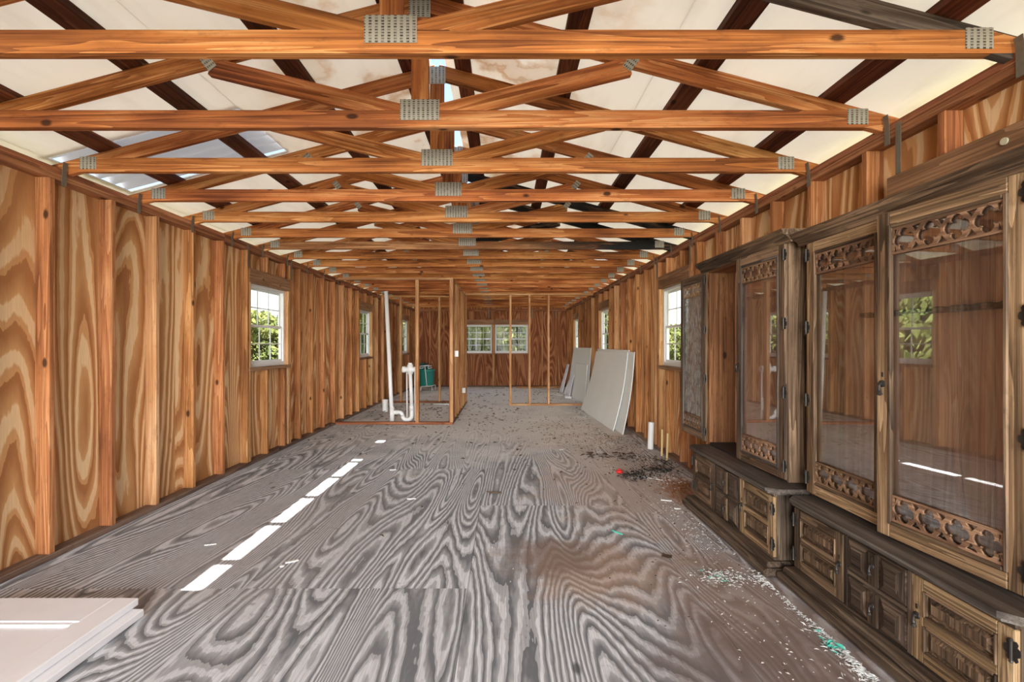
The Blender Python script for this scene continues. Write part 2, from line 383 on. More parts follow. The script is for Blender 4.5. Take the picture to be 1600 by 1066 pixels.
def link(name, data, org, parent=None):
    o = bpy.data.objects.new(name, data); C.objects.link(o); WL[o.name] = Vector(org)
    if parent is not None: o.parent = parent; o.location = Vector(org)-WL[parent.name]
    else: o.location = org
    return o
def tag(o, label=None, cat=None, group=None, kind=None):
    for k, v in (('label', label), ('category', cat), ('group', group), ('kind', kind)):
        if v: o[k] = v
    return o
def thing(name, loc, label, cat, group=None, kind=None):
    o = link(name, None, loc); o.empty_display_size = .1
    return tag(o, label, cat, group, kind)
CACHE = {}
def brd(name, lo, hi, mat, parent=None, axis=None, bev=.003):
    """one board from corner to corner; alike boards share mesh data"""
    l = [min(a, b) for a, b in zip(lo, hi)]; h = [max(a, b) for a, b in zip(lo, hi)]
    d = [round(h[i]-l[i], 4) for i in range(3)]; c = [(h[i]+l[i])/2 for i in range(3)]
    key = (tuple(d), mat, axis, bev)
    if key not in CACHE: CACHE[key] = MB().box([-x/2 for x in d], [x/2 for x in d], axis, bev, None, (0, 0, 0)).mesh(name, mat)
    return link(name, CACHE[key], c, parent)

# ================================================================== setting
# ------------------------------------------------------------------ ground outside
g = MB(); g._add([(-120, -60, -.55), (120, -60, -.55), (120, 160, -.55), (-120, 160, -.55)], [(0, 1, 2, 3)])
tag(g.build('ground', 'grass'), 'dry grassy ground outside the windows', 'ground', kind='structure')

# ------------------------------------------------------------------ floor: sheets of weathered plywood
fl = thing('floor', (0, 6, 0), 'weathered grey plywood sheet floor', 'floor', kind='structure')
cols = [-2.92, -1.42, -.2, 1.02, 2.05]
offs = [2.55-2.44, 2.55, 3.86-2.44, 2.48-2.44*.5]
for i in range(4):
    ys = [-2.15]; y = offs[i]
    while y > -2: y -= 2.44
    y += 2.44
    while y < YB+.1: 
        if y-ys[-1] > .3: ys.append(y)
        y += 2.44
    ys.append(YB+.12)
    for a, b_ in zip(ys, ys[1:]):
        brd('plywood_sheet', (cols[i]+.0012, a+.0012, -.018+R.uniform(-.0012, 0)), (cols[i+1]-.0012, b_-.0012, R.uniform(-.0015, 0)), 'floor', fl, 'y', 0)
brd('subfloor', (-2.95, -2.2, -.25), (2.08, YB+.15, -.0205), 'sole', fl, 'y', 0)

# ------------------------------------------------------------------ windows
def window_unit(n, P, a0, a1, z0, z1, ncol, label):
    """white vinyl double-hung window; P(a, o, z) maps along / outward / up"""
    def bx(name, a, b, o0, o1, c, d, mat, par, bev=.003): return brd(name, P(a, o0, c), P(b, o1, d), mat, par, None, bev)
    wr = thing('window_%d' % n, P((a0+a1)/2, .09, z0), label, 'window', kind='structure')
    t = .035
    for (a, b, c, d) in ((a0, a0+t, z0, z1), (a1-t, a1, z0, z1), (a0+t, a1-t, z0, z0+t+.01), (a0+t, a1-t, z1-t, z1)):
        bx('window_frame', a, b, .05, .115, c, d, 'vinyl', wr)
    zm = (z0+z1)/2
    for k, (c, d, o) in enumerate(((zm-.015, z1-t, .09), (z0+t+.01, zm+.015, .068))):
        q = .028
        for (a, b, e, f) in ((a0+t, a0+t+q, c, d), (a1-t-q, a1-t, c, d), (a0+t+q, a1-t-q, c, c+q), (a0+t+q, a1-t-q, d-q, d)):
            bx('sash_rail', a, b, o, o+.02, e, f, 'vinyl', wr)
        A0, A1, C0, C1 = a0+t+q, a1-t-q, c+q, d-q
        for i in range(1, ncol):
            aa = A0+(A1-A0)*i/ncol; bx('muntin', aa-.006, aa+.006, o+.005, o+.015, C0, C1, 'vinyl', wr, 0)
        for i in range(ncol):
            pa, pb = A0+(A1-A0)*i/ncol+.006, A0+(A1-A0)*(i+1)/ncol-.006
            cm = (C0+C1)/2
            bx('muntin', pa, pb, o+.005, o+.015, cm-.006, cm+.006, 'vinyl', wr, 0)
            for e, f in ((C0, cm-.006), (cm+.006, C1)): bx('pane', pa, pb, o+.009, o+.011, e, f, 'pane', wr, 0)
    return wr

# ------------------------------------------------------------------ walls
def wall(name, P, a_start, a_end, wins, stud0, step, ply, label, ncol=3, first=1, win_label='', zw=(1.07, 2.02), back=False, inward=1):
    root = thing(name, P((a_start+a_end)/2, .05, 0), label, 'wall', kind='structure')
    def bx(nm, a, b, o0, o1, c, d, mat, axis=None, bev=.003): return brd(nm, P(a, o0, c), P(b, o1, d), mat, root, axis, bev)
    z0w, z1w = zw; T = .089
    # plates
    for a in range(5):
        s0 = a_start+(a_end-a_start)*a/5; s1 = a_start+(a_end-a_start)*(a+1)/5
        bx('sole_plate', s0, s1, -.004, T, 0, .038, 'sole')
        bx('top_plate', s0, s1, 0, T, H-.076, H-.0385, 'plate'); bx('top_plate', s0, s1, -.002, T, H-.038, H, 'plate')
    # studs
    a = stud0
    while a > a_start+.05: a -= step
    a += step
    bx('stud', a_start, a_start+.038, 0, T, .038, H-.076, 'stud', 'z')
    k = 0
    while a < a_end-.05:
        inside = [w_ for w_ in wins if w_[0]-.10 < a < w_[1]+.06]
        jit = R.uniform(-.012, .012)
        if not inside:
            bx('stud', a+jit, a+jit+.038, R.uniform(-.003, .003), T, .038, H-.076, 'stud_light' if (k*7 % 5) == 1 else 'stud', 'z')
        elif inside[0][0]+.03 < a < inside[0][1]-.06:
            bx('cripple_stud', a, a+.038, 0, T, .038, z0w-.04, 'stud', 'z'); bx('cripple_stud', a, a+.038, 0, T, z1w+.16, H-.076, 'stud', 'z')
        a += step; k += 1
    for w0, w1 in wins:
        for s0, s1 in ((w0-.078, w0-.040), (w1+.040, w1+.078)): bx('stud', s0, s1, 0, T, .038, H-.076, 'stud', 'z')
        for s0, s1 in ((w0-.038, w0), (w1, w1+.038)): bx('jack_stud', s0, s1, .0, T, .038, z1w, 'stud_light', 'z')
        bx('window_header', w0-.038, w1+.038, -.002, T, z1w, z1w+.155, 'header'); bx('window_sill', w0-.05, w1+.05, -.012, T, z0w-.038, z0w, 'header')
    # plywood skin in sheets
    o0, o1 = T+.001, T+.014; edges = [a_start]
    seams = []; a = a_start
    while a < a_end: seams.append(a); a += 1.22
    cuts = sorted([x for x in seams if not any(w0-.3 < x < w1+.3 for w0, w1 in wins)]+[x for w_ in wins for x in w_]+[a_end])
    cuts[0] = a_start
    for s0, s1 in zip(cuts, cuts[1:]):
        if s1-s0 < .02: continue
        if any(abs(s0-w0) < .01 for w0, w1 in wins):
            bx('plywood_sheet', s0, s1, o0, o1, 0, z0w-.02, ply, 'z', 0); bx('plywood_sheet', s0, s1, o0, o1, z1w+.02, H, ply, 'z', 0)
        else:
            bx('plywood_sheet', s0, s1, o0, o1, 0, H, ply, 'z', 0)
    for i, (w0, w1) in enumerate(wins): window_unit(first+i, P, w0, w1, z0w, z1w, ncol, win_label[i])
    return root, bx
PL = lambda a, o, z: (XL-o, a, z)
PR = lambda a, o, z: (XR+o, a, z)
PB = lambda a, o, z: (a, YB+o, z)
wl, bxl = wall('wall_left', PL, YF, YB+.1, [(5.17, 6.06), (9.06, 9.9), (12.85, 13.7)], 2.88, .4388, 'ply', 'left framed wall of pine studs over striped plywood',
     win_label=['white grid window nearest on the left stud wall', 'white grid window on the left wall behind the leaning pipe', 'white grid window farthest along the left wall'])
wr_, bxr = wall('wall_right', PR, YF, YB+.1, [(4.93, 5.84), (8.68, 9.58), (12.25, 13.1)], 2.06, .4388, 'ply', 'right framed wall of pine studs behind the cabinets', first=4,
     win_label=['white grid window beside the open cabinet door', 'white grid window above the big drywall sheets', 'white grid window farthest along the right wall'])
wb, bxb = wall('wall_back', PB, XL, XR, [(-1.40, -.37), (-.31, .74)], -2.35, .4388, 'ply_red', 'far end wall of reddish plywood below a wide double window', ncol=4, first=7, zw=(1.05, 1.945),
     win_label=['left half of the wide grid window in the far wall', 'right half of the wide grid window in the far wall'])
for sx, P_ in ((XL, -1), (XR, 1)):
    brd('corner_post', (sx, YB, 0), (sx+P_*.104, YB+.104, H), 'stud', wb, 'z')
# window header hidden behind the near cabinet, with a loose washer
bxr('window_header', 1.2, 2.36, -.006, .089, 2.03, 2.17, 'header')
wsh = MB().tube([(XR-.007, 1.80, 2.115), (XR-.013, 1.80, 2.115)], .014, 14).build('washer', 'washer', wr_)
# gables and the unseen end behind the camera, left open for the fill light
zr = H+.05+SLOPE*(2.446-0)
def gable(y0, y1, parent, mat):
    e = 2.46; hh = H+.05+SLOPE*(2.446-e)-.01
    MB().poly([(XC-e, H+.001), (XC+e, H+.001), (XC+e, hh), (XC, zr-.005), (XC-e, hh)], lambda a, b, t: (a, t, b), y0, y1, 'z').build('gable_panel', mat, parent)
gable(YB+.09, YB+.104, wb, 'ply_red')
wf = thing('wall_front', (XC, YF, 0), 'open end behind the viewer with two corner posts and a header', 'wall', kind='structure')
for a, b_ in ((XL-.1, XL+.1), (XR-.1, XR+.1)): brd('corner_post', (a, YF-.10, 0), (b_, YF-.005, H), 'stud', wf, 'z')
brd('header_beam', (XL-.1, YF-.10, H), (XR+.1, YF-.005, H+.045), 'stud', wf, 'x')

# ------------------------------------------------------------------ ceiling: purlins, white roof boards, ridge
ce = thing('ceiling', (XC, 6, H+.3), 'white roof boards over dark purlins', 'ceiling', kind='structure')
ang = math.atan(SLOPE)
def roof_pt(u, side, dz): return (XC+side*u, H+.05+SLOPE*(2.446-u)+dz)
def slope_box(u0, u1, side, z0, z1, y0, y1, name, mat, par=ce, axis='y'):
    """box lying on the roof slope between two distances from the ridge"""
    pts = [roof_pt(u0, side, z0), roof_pt(u1, side, z0), roof_pt(u1, side, z1), roof_pt(u0, side, z1)]
    if side < 0: pts = pts[::-1]
    c = (sum(p[0] for p in pts)/4, (y0+y1)/2, sum(p[1] for p in pts)/4)
    return MB().poly([(p[0], p[1]) for p in pts], lambda a, b, t: (a, t, b), y1, y0, axis).build(name, mat, par)
for side in (-1, 1):
    for u in (.17, .80, 1.47, 2.12, 2.75):
        ys = [YF-.3, 1.2, 5.0, 8.7, 12.3, YB+.4]
        for a, b_ in zip(ys, ys[1:]):
            slope_box(u-.052, u+.052, side, .002, .036, a+.002, b_-.002, 'purlin', 'purlin')
    for ri, (u0, u1) in enumerate(((.05, 1.27), (1.268, 2.49), (2.488, 3.12))):
        y = YF-.3+(.6 if ri == 1 else 0)-.6
        ys = [YF-.4]
        while y < YB+.4:
            y += 2.44
            ys.append(min(y, YB+.45))
        for a, b_ in zip(ys, ys[1:]):
            parts = [(a, b_)]
            if side < 0 and ri == 1:
                parts = []
                for s0, s1 in ((a, min(b_, 2.98)), (max(a, 3.66), b_)):
                    if s1-s0 > .05: parts.append((s0, s1))
            for s0, s1 in parts: slope_box(u0, u1, side, .04+R.uniform(0, .004), .052, s0-.004, s1+.004, 'roof_board', 'roof')
# patch of corrugated tin where a board is missing
tn = MB(); nseg = 60; vs_ = []; fs = []
for i in range(nseg+1):
    yy = 2.955+(.73)*i/nseg; dz = .075+.02*math.cos(i*2*math.pi/10)
    for u in (1.25, 2.51):
        x, z = roof_pt(u, -1, dz); vs_.append((x, yy, z))
for i in range(nseg): fs.append((2*i, 2*i+1, 2*i+3, 2*i+2))
tn._add(vs_, fs); tn.build('corrugated_sheet', 'fibre', ce, smooth=True)
# ridge caps leave the open slot that throws the sun stripe on the floor
for a, b_ in ((YF-.4, 2.72), (5.6, 6.52), (6.68, 9.0), (9.0, 12.0), (12.0, YB+.45)):
    zz = roof_pt(0, 1, 0)[1]
    MB().poly([(-.16, zz+.018), (0, zz+.064), (.16, zz+.018), (.16, zz+.022), (0, zz+.068), (-.16, zz+.022)], lambda q, r_, t: (XC+q, t, r_), a, b_, 'y').build('ridge_cap', 'tin', ce)

# ------------------------------------------------------------------ roof trusses
def plate(w_, h_, c, root, rot=0, name='nail_plate'):
    key = ('plate', w_, h_)
    if key not in CACHE: CACHE[key] = MB().box((-w_/2, -h_/2, -.0012), (w_/2, h_/2, .0012), 'x', 0, Matrix.Rotation(math.pi/2, 4, 'X'), (0, 0, 0)).mesh(name, 'plate_metal')
    o = link(name, CACHE[key], c, root); o.rotation_euler = (0, rot, 0); return o
def beam(p0, p1, wid, y0, y1, name, mat, root):
    """truss member in the x-z plane between two points of its centre line"""
    key = ('beam', tuple(round(x, 4) for x in (p1[0]-p0[0], p1[1]-p0[1])), wid, round(y1-y0, 4), mat)
    L = math.hypot(p1[0]-p0[0], p1[1]-p0[1]); an = math.atan2(p1[1]-p0[1], p1[0]-p0[0])
    if key not in CACHE:
        CACHE[key] = MB().box((-L/2, -(y1-y0)/2, -wid/2), (L/2, (y1-y0)/2, wid/2), 'x', .003, Matrix.Rotation(-an, 4, 'Y'), (0, 0, 0)).mesh(name, mat)
    return link(name, CACHE[key], ((p0[0]+p1[0])/2, (y0+y1)/2, (p0[1]+p1[1])/2), root)
ORD = ['nearest', 'second', 'third', 'fourth', 'fifth', 'sixth', 'seventh', 'eighth', 'ninth', 'tenth', 'eleventh', 'twelfth', 'thirteenth', 'fourteenth', 'fifteenth', 'sixteenth', 'seventeenth', 'eighteenth', 'nineteenth', 'twentieth', 'farthest']
def truss(k):
    y0 = 1.776+.61*k; y1 = y0+.038
    if k < 0: lab = 'pine roof truss overhead behind the viewer, number %s back' % ['one', 'two', 'three', 'four', 'five'][-k-1]
    elif k == 0: lab = 'nearest pine roof truss, its right rafter weathered dark grey'
    elif k == 6: lab = 'seventh roof truss from the front, charred black at its right end'
    elif k == 20: lab = 'pine roof truss farthest back, next to the end wall'
    else: lab = 'pine roof truss, %s in the row counted from the nearest' % ORD[k]
    r = thing('roof_truss', (XC, y0+.019, H), lab, 'truss', 'row of roof trusses')
    T = 'truss'; dz = R.uniform(-.004, .004)
    cm = 'truss_char_end' if k == 6 else T; key = ('chord', cm)
    if key not in CACHE:
        CACHE[key] = MB().poly([(-2.43, 0), (2.43, 0), (2.43, .046), (2.275, .087), (2.26, .089), (-2.26, .089), (-2.275, .087), (-2.43, .046)], lambda a, b_, t: (a, t, b_), .019, -.019, 'x', (0, 0, 0)).mesh('bottom_chord', cm)
    link('bottom_chord', CACHE[key], (XC, y0+.019, H), r)
    e = 3.08; half = .0445/math.cos(ang)
    for s in (-1, 1):
        mt = T
        if k == 0 and s > 0: mt = 'truss_grey'
        if k in (5, 6) and s > 0: mt = 'truss_char'
        if k == 6 and s < 0: mt = T
        u0 = .004; p0 = (XC+s*u0, H+.05+SLOPE*(2.446-u0)-half); p1 = (XC+s*e, H+.05+SLOPE*(2.446-e)-half)
        # split at the heel so that the rafter passes in front of the chord end
        if s < 0: p0, p1 = p1, p0
        beam(p0, p1, .089, y0+.0004, y1-.0004, 'top_chord', mt, r)
        q0 = (XC+s*.03, H+.062); q1 = (XC+s*1.075, H+.062+.244*1.045)
        if s < 0: q0, q1 = q1, q0
        beam(q0, q1, .089, y0+.001, y1-.001, 'web_strut', 'truss_char' if (k == 6 and s > 0) else T, r)
        plate(.105, .08, (XC+s*2.237, y0-.0012, H+.056), r)
        plate(.075, .05, (XC+s*1.08, y0-.0012, H+.33), r, s*(-.9))
    beam((XC, H+.092), (XC, zr-.09), .088, y0-.0005, y1-.002, 'king_post', T, r)
    plate(.2, .105, (XC, y0-.0025, H+.09), r)
    plate(.11, .11, (XC, y0-.0025, zr-.075), r)
for k in range(-4, 21): truss(k)

# hurricane straps on the walls, one at each truss
def strap(P, a, root, z0, z1, wid=.032):
    key = ('strap', round(z1-z0, 3), P is PL)
    if key not in CACHE:
        b = MB(); sgn = 1 if P is PL else -1
        pr = [(0.004, z0), (.005, H-.05), (.006, H-.006), (.010, H+.02), (.014, H+.045)] if z1 > H else [(.004, z0), (.004, z1)]
        vs_ = []
        for o, z in pr:
            for dy in (-wid/2, wid/2):
                for th in (0, .0025): vs_.append((sgn*(o+th)*(1), dy+(.012 if o > .02 else 0), z))
        n = len(pr); fs = [(0, 1, 3, 2), (4*n-4, 4*n-2, 4*n-1, 4*n-3)]
        for i in range(n-1):
            q = 4*i; fs += [(q, q+2, q+6, q+4), (q+1, q+5, q+7, q+3), (q, q+4, q+5, q+1), (q+2, q+3, q+7, q+6)]
        b._add(vs_, fs); CACHE[key] = b.mesh('hurricane_strap', 'strap')
    x = P(a, 0, 0)[0]
    return link('hurricane_strap', CACHE[key], (x, a, 0), root)
for k in range(0, 21):
    yy = 1.776+.61*k
    strap(PL, yy-.03, wl, H-.105, H+.07); strap(PR, yy-.03, wr_, H-.105, H+.07)
for a in (2.29, 4.87, 5.9): strap(PR, a, wr_, 2.17, H-.02)
for a in (5.10, 6.13): strap(PL, a, wl, 2.17, H-.02)
for x in (-.5, .86, 1.6):
    brd('hurricane_strap', (x, YB-.006, 2.15), (x+.03, YB-.001, 2.42), 'strap', wb, None, 0)

# ------------------------------------------------------------------ partition framing
def box_part(root, name, lo, hi, mat='stud_light', axis=None): return brd(name, lo, hi, mat, root, axis)
p1 = thing('wall_partition_left', (-1.8, 9.2, 0), 'open stud partition around the plumbing, without any cladding', 'wall', kind='structure')
XP = -.85
box_part(p1, 'sole_plate', (XL, 7.74, 0), (XP, 7.83, .038), 'plate')
box_part(p1, 'top_plate', (XL, 7.74, H-.04), (XP, 7.83, H-.002))
for x in (-1.475, -.905): box_part(p1, 'stud', (x, 7.74, .038), (x+.055, 7.83, H-.04))
box_part(p1, 'sole_plate', (XP-.089, 7.83, 0), (XP, 10.6, .038), 'sole'); box_part(p1, 'top_plate', (XP-.089, 7.83, H-.04), (XP, 10.6, H-.002))
for i in range(8): box_part(p1, 'stud', (XP-.089, 7.95+.37*i, .038), (XP, 7.988+.37*i, H-.04), 'stud_light' if i % 3 else 'stud')
box_part(p1, 'sole_plate', (XL, 10.6, 0), (XP, 10.69, .038), 'plate'); box_part(p1, 'top_plate', (XL, 10.6, H-.04), (XP, 10.69, H-.002))
for x in (XL+.01, -2.38, -1.5, -.905): box_part(p1, 'stud', (x, 10.6, .038), (x+.05, 10.69, H-.04))
p2 = thing('wall_partition_right', (.6, 10.2, 0), 'three-stud partition stub ending at the drywall stack', 'wall', kind='structure')
box_part(p2, 'sole_plate', (.11, 10.15, 0), (1.93, 10.24, .038)); box_part(p2, 'top_plate', (XP, 10.15, H-.04), (1.93, 10.24, H-.002))
for x in (.11, .525, .94): box_part(p2, 'stud', (x, 10.15, .038), (x+.045, 10.24, H-.04))
# switch boxes on the partition
for (y, z, lab) in ((8.02, 1.12, 'white switch box fixed to the partition corner stud'), (9.45, .35, 'white outlet box low on the partition side')):
    e = thing('electrical_box', (XP+.03, y, z), lab, 'box')
    m = MB(); m.box((XP+.001, y-.03, z), (XP+.06, y+.03, z+.006)); m.box((XP+.001, y-.03, z+.094), (XP+.06, y+.03, z+.1))
    m.box((XP+.001, y-.03, z+.006), (XP+.06, y-.026, z+.094)); m.box((XP+.001, y+.026, z+.006), (XP+.06, y+.03, z+.094)); m.box((XP+.001, y-.026, z+.006), (XP+.006, y+.026, z+.094))
    m.build('box_shell', 'pvc', e); brd('mounting_tab', (XP+.001, y-.01, z+.1), (XP+.004, y+.01, z+.125), 'strap', e, None, 0)

# ================================================================== cabinets
def quatrefoil(cx, cy, r, n=7):
    pts = []
    for k in range(4):
        a0 = k*math.pi/2; ox, oy = cx+math.cos(a0)*r*.52, cy+math.sin(a0)*r*.52
        for i in range(n):
            t = a0-1.9+3.8*i/(n-1)
            pts.append((ox+math.cos(t)*r*.5, oy+math.sin(t)*r*.5))
    return pts
def tracery_mesh(W, Hh, th):
    key = ('trac', round(W, 4), round(Hh, 4))
    if key in CACHE: return CACHE[key]
    cu = bpy.data.curves.new('tracery', 'CURVE'); cu.dimensions = '2D'; cu.fill_mode = 'BOTH'; cu.extrude = th/2
    def sp(pts):
        s = cu.splines.new('POLY'); s.points.add(len(pts)-1); s.use_cyclic_u = True
        for p, (x, y) in zip(s.points, pts): p.co = (x, y, 0, 1)
    sp([(-W/2, -Hh/2), (W/2, -Hh/2), (W/2, Hh/2), (-W/2, Hh/2)])
    n = 4; st = W/n; r = min(st, Hh)*.455
    for i in range(n): sp(quatrefoil(-W/2+st*(i+.5), 0, r))
    tw, thh = st*.21, Hh*.15
    for i in range(n+1):
        x = -W/2+st*i
        for s in (-1, 1):
            yb, yt = s*(Hh/2-.010), s*(Hh/2-.010-thh*1.5)
            a, b_ = max(x-tw, -W/2+.008), min(x+tw, W/2-.008)
            if b_-a > .01: sp([(a, yb), (b_, yb), ((x if 0 < i < n else (a+b_)/2), yt)])
    ob = bpy.data.objects.new('tracery_tmp', cu); C.objects.link(ob)
    dg = bpy.context.evaluated_depsgraph_get(); dg.update()
    me = bpy.data.meshes.new_from_object(ob.evaluated_get(dg)); bpy.data.objects.remove(ob)
    at = me.attributes.new('gco', 'FLOAT_VECTOR', 'POINT'); at.data.foreach_set('vector', [c for v in me.vertices for c in v.co])
    me.materials.clear(); me.materials.append(M['tracery']); CACHE[key] = me
    return me
def hinge(par, x, y, z):
    """ornate butterfly hinge on a face that looks towards -x"""
    key = 'hinge'
    if key not in CACHE:
        b = MB()
        for s in (-1, 1):
            out = [(s*.004, -.03), (s*.012, -.034), (s*.018, -.026), (s*.015, -.016), (s*.024, -.010), (s*.026, 0), (s*.024, .010), (s*.015, .016), (s*.018, .026), (s*.012, .034), (s*.004, .03)]
            b.poly(out, lambda q, r_, t: (t, q, r_), 0, -.003)
        b.tube([(-.006, 0, -.03), (-.006, 0, .03)], .0045, 8); b.tube([(-.006, 0, .03), (-.006, 0, .036), (-.006, 0, .04)], [.0045, .006, .002], 8); b.tube([(-.006, 0, -.04), (-.006, 0, -.036), (-.006, 0, -.03)], [.002, .006, .0045], 8)
        CACHE[key] = b.mesh('hinge', 'iron')
    return link('hinge', CACHE[key], (x, y, z), par)
def drop_pull(par, x, y, z, s=1.0):
    key = ('pull', s)
    if key not in CACHE:
        b = MB(); q = s
        b.tube([(0, 0, 0), (-.004*q, 0, 0), (-.006*q, 0, 0)], [.016*q, .015*q, .008*q], 12); b.tube([(-.006*q, 0, 0), (-.018*q, 0, 0)], .006*q, 8)
        b.tube([(-.014*q, 0, 0), (-.016*q, 0, -.02*q), (-.015*q, 0, -.028*q), (-.013*q, 0, -.036*q), (-.014*q, 0, -.046*q), (-.014*q, 0, -.052*q)], [.004*q, .005*q, .009*q, .006*q, .012*q, .004*q], 10)
        b.box((-.002, -.004*q, .03*q), (0, .004*q, .05*q))
        CACHE[key] = b.mesh('drop_pull', 'iron')
    return link('drop_pull', CACHE[key], (x, y, z), par)
def glass_door(root, xf, y0, y1, z0, z1, hinge_y, pull_y, glass, label=None, th=.022, mat='oak'):
    st, rl = .062, .062
    m = MB()
    m.box((xf, y0, z0), (xf+th, y0+st, z1), 'z', .004); m.box((xf, y1-st, z0), (xf+th, y1, z1), 'z', .004)
    m.box((xf, y0+st, z0), (xf+th, y1-st, z0+rl), 'y', .004); m.box((xf, y0+st, z1-rl), (xf+th, y1-st, z1), 'y', .004)
    d = m.build('door', mat, root)
    if label: d['label'] = label
    a, b_, c, e = y0+st, y1-st, z0+rl, z1-rl
    bd = MB(); t = .012
    for lo, hi in (((xf-.006, a-.004, c-.004), (xf+.012, a+t, e+.004)), ((xf-.006, b_-t, c-.004), (xf+.012, b_+.004, e+.004)), ((xf-.006, a+t, c-.004), (xf+.012, b_-t, c+t)), ((xf-.006, a+t, e-t), (xf+.012, b_-t, e+.004))):
        bd.box(lo, hi, None, .004)
    bd.build('glazing_bead', 'counter' if mat == 'oak' else 'oak', d)
    W = b_-a-2*t+.002; hh = .115
    for zc in (c+t+hh/2, e-t-hh/2):
        o = link('tracery', tracery_mesh(W, hh, .008), (xf+.0065, (a+b_)/2, zc), d)
        o.rotation_euler = Matrix(((0, 0, -1), (-1, 0, 0), (0, 1, 0))).to_euler(); o['label'] = 'carved quatrefoil tracery strip'
    brd('glass_pane', (xf+.014, a, c), (xf+.017, b_, e), glass, d, None, 0)['label'] = 'dusty glass pane'
    for q in (.06, .37, .66, .95): hinge(d, xf, hinge_y, z0+(z1-z0)*q)
    if pull_y: drop_pull(d, xf, pull_y, z0+(z1-z0)*.47)
    return d
def raised_panel(m, xf, y0, y1, z0, z1, dep=.012, chev=0):
    """frustum field standing proud of xf, towards -x"""
    i = min(y1-y0, z1-z0)*.26
    o = [(y0, z0), (y1, z0), (y1, z1), (y0, z1)]; n = [(y0+i, z0+i), (y1-i, z0+i), (y1-i, z1-i), (y0+i, z1-i)]
    for k in range(4):
        a, b_ = o[k], o[(k+1) % 4]; c, d = n[(k+1) % 4], n[k]
        ax = 'z' if k % 2 == 0 else 'y'
        if chev: ax = 'y' if ax == 'z' else 'z'
        m._add([(xf, *a), (xf, *b_), (xf-dep, *c), (xf-dep, *d)], [(0, 3, 2, 1)], ax)
    m._add([(xf-dep, *p) for p in n], [(0, 3, 2, 1)], 'y' if chev else 'z')
def base_door(root, xf, y0, y1, z0, z1, hinge_y, pull_y, mat):
    st = .052; th = .022; zm = (z0+z1)/2
    m = MB()
    m.box((xf, y0, z0), (xf+th, y0+st, z1), 'z', .003); m.box((xf, y1-st, z0), (xf+th, y1, z1), 'z', .003)
    for a, b_ in ((z0, z0+.045), (zm-.016, zm+.016), (z1-.045, z1)): m.box((xf, y0+st, a), (xf+th, y1-st, b_), 'y', .003)
    d = m.build('door', mat, root)
    for a, b_ in ((z0+.045, zm-.016), (zm+.016, z1-.045)):
        q = MB(); t = .010; Y0, Y1 = y0+st, y1-st
        q.box((xf+.013, Y0, a), (xf+.02, Y1, b_), 'z')
        for lo, hi in (((Y0, a), (Y0+t, b_)), ((Y1-t, a), (Y1, b_)), ((Y0+t, a), (Y1-t, a+t)), ((Y0+t, b_-t), (Y1-t, b_))):
            q.box((xf-.004, lo[0], lo[1]), (xf+.014, hi[0], hi[1]), None, .003)
        raised_panel(q, xf+.013, Y0+t+.004, Y1-t-.004, a+t+.004, b_-t-.004, .013)
        q.build('raised_panel', 'oak', d)
    for q in (.22, .80): hinge(d, xf-.001, hinge_y, z0+(z1-z0)*q)
    drop_pull(d, xf, pull_y, zm+.01, .9)
def drawer(root, xf, y0, y1, z0, z1):
    m = MB(); m.box((xf+.002, y0, z0), (xf+.02, y1, z1), 'y', .004); ym = (y0+y1)/2
    raised_panel(m, xf+.002, y0+.008, ym-.032, z0+.008, z1-.008, .012, 1); raised_panel(m, xf+.002, ym+.032, y1-.008, z0+.008, z1-.008, .012, 1)
    d = m.build('drawer', 'oak_dark', root)
    q = MB(); q.box((xf-.010, ym-.027, z0+.004), (xf+.002, ym+.027, z1-.004), 'z', .005); q.build('centre_strip', 'oak', d)
    drop_pull(d, xf-.010, ym, (z0+z1)/2+.014, .8)
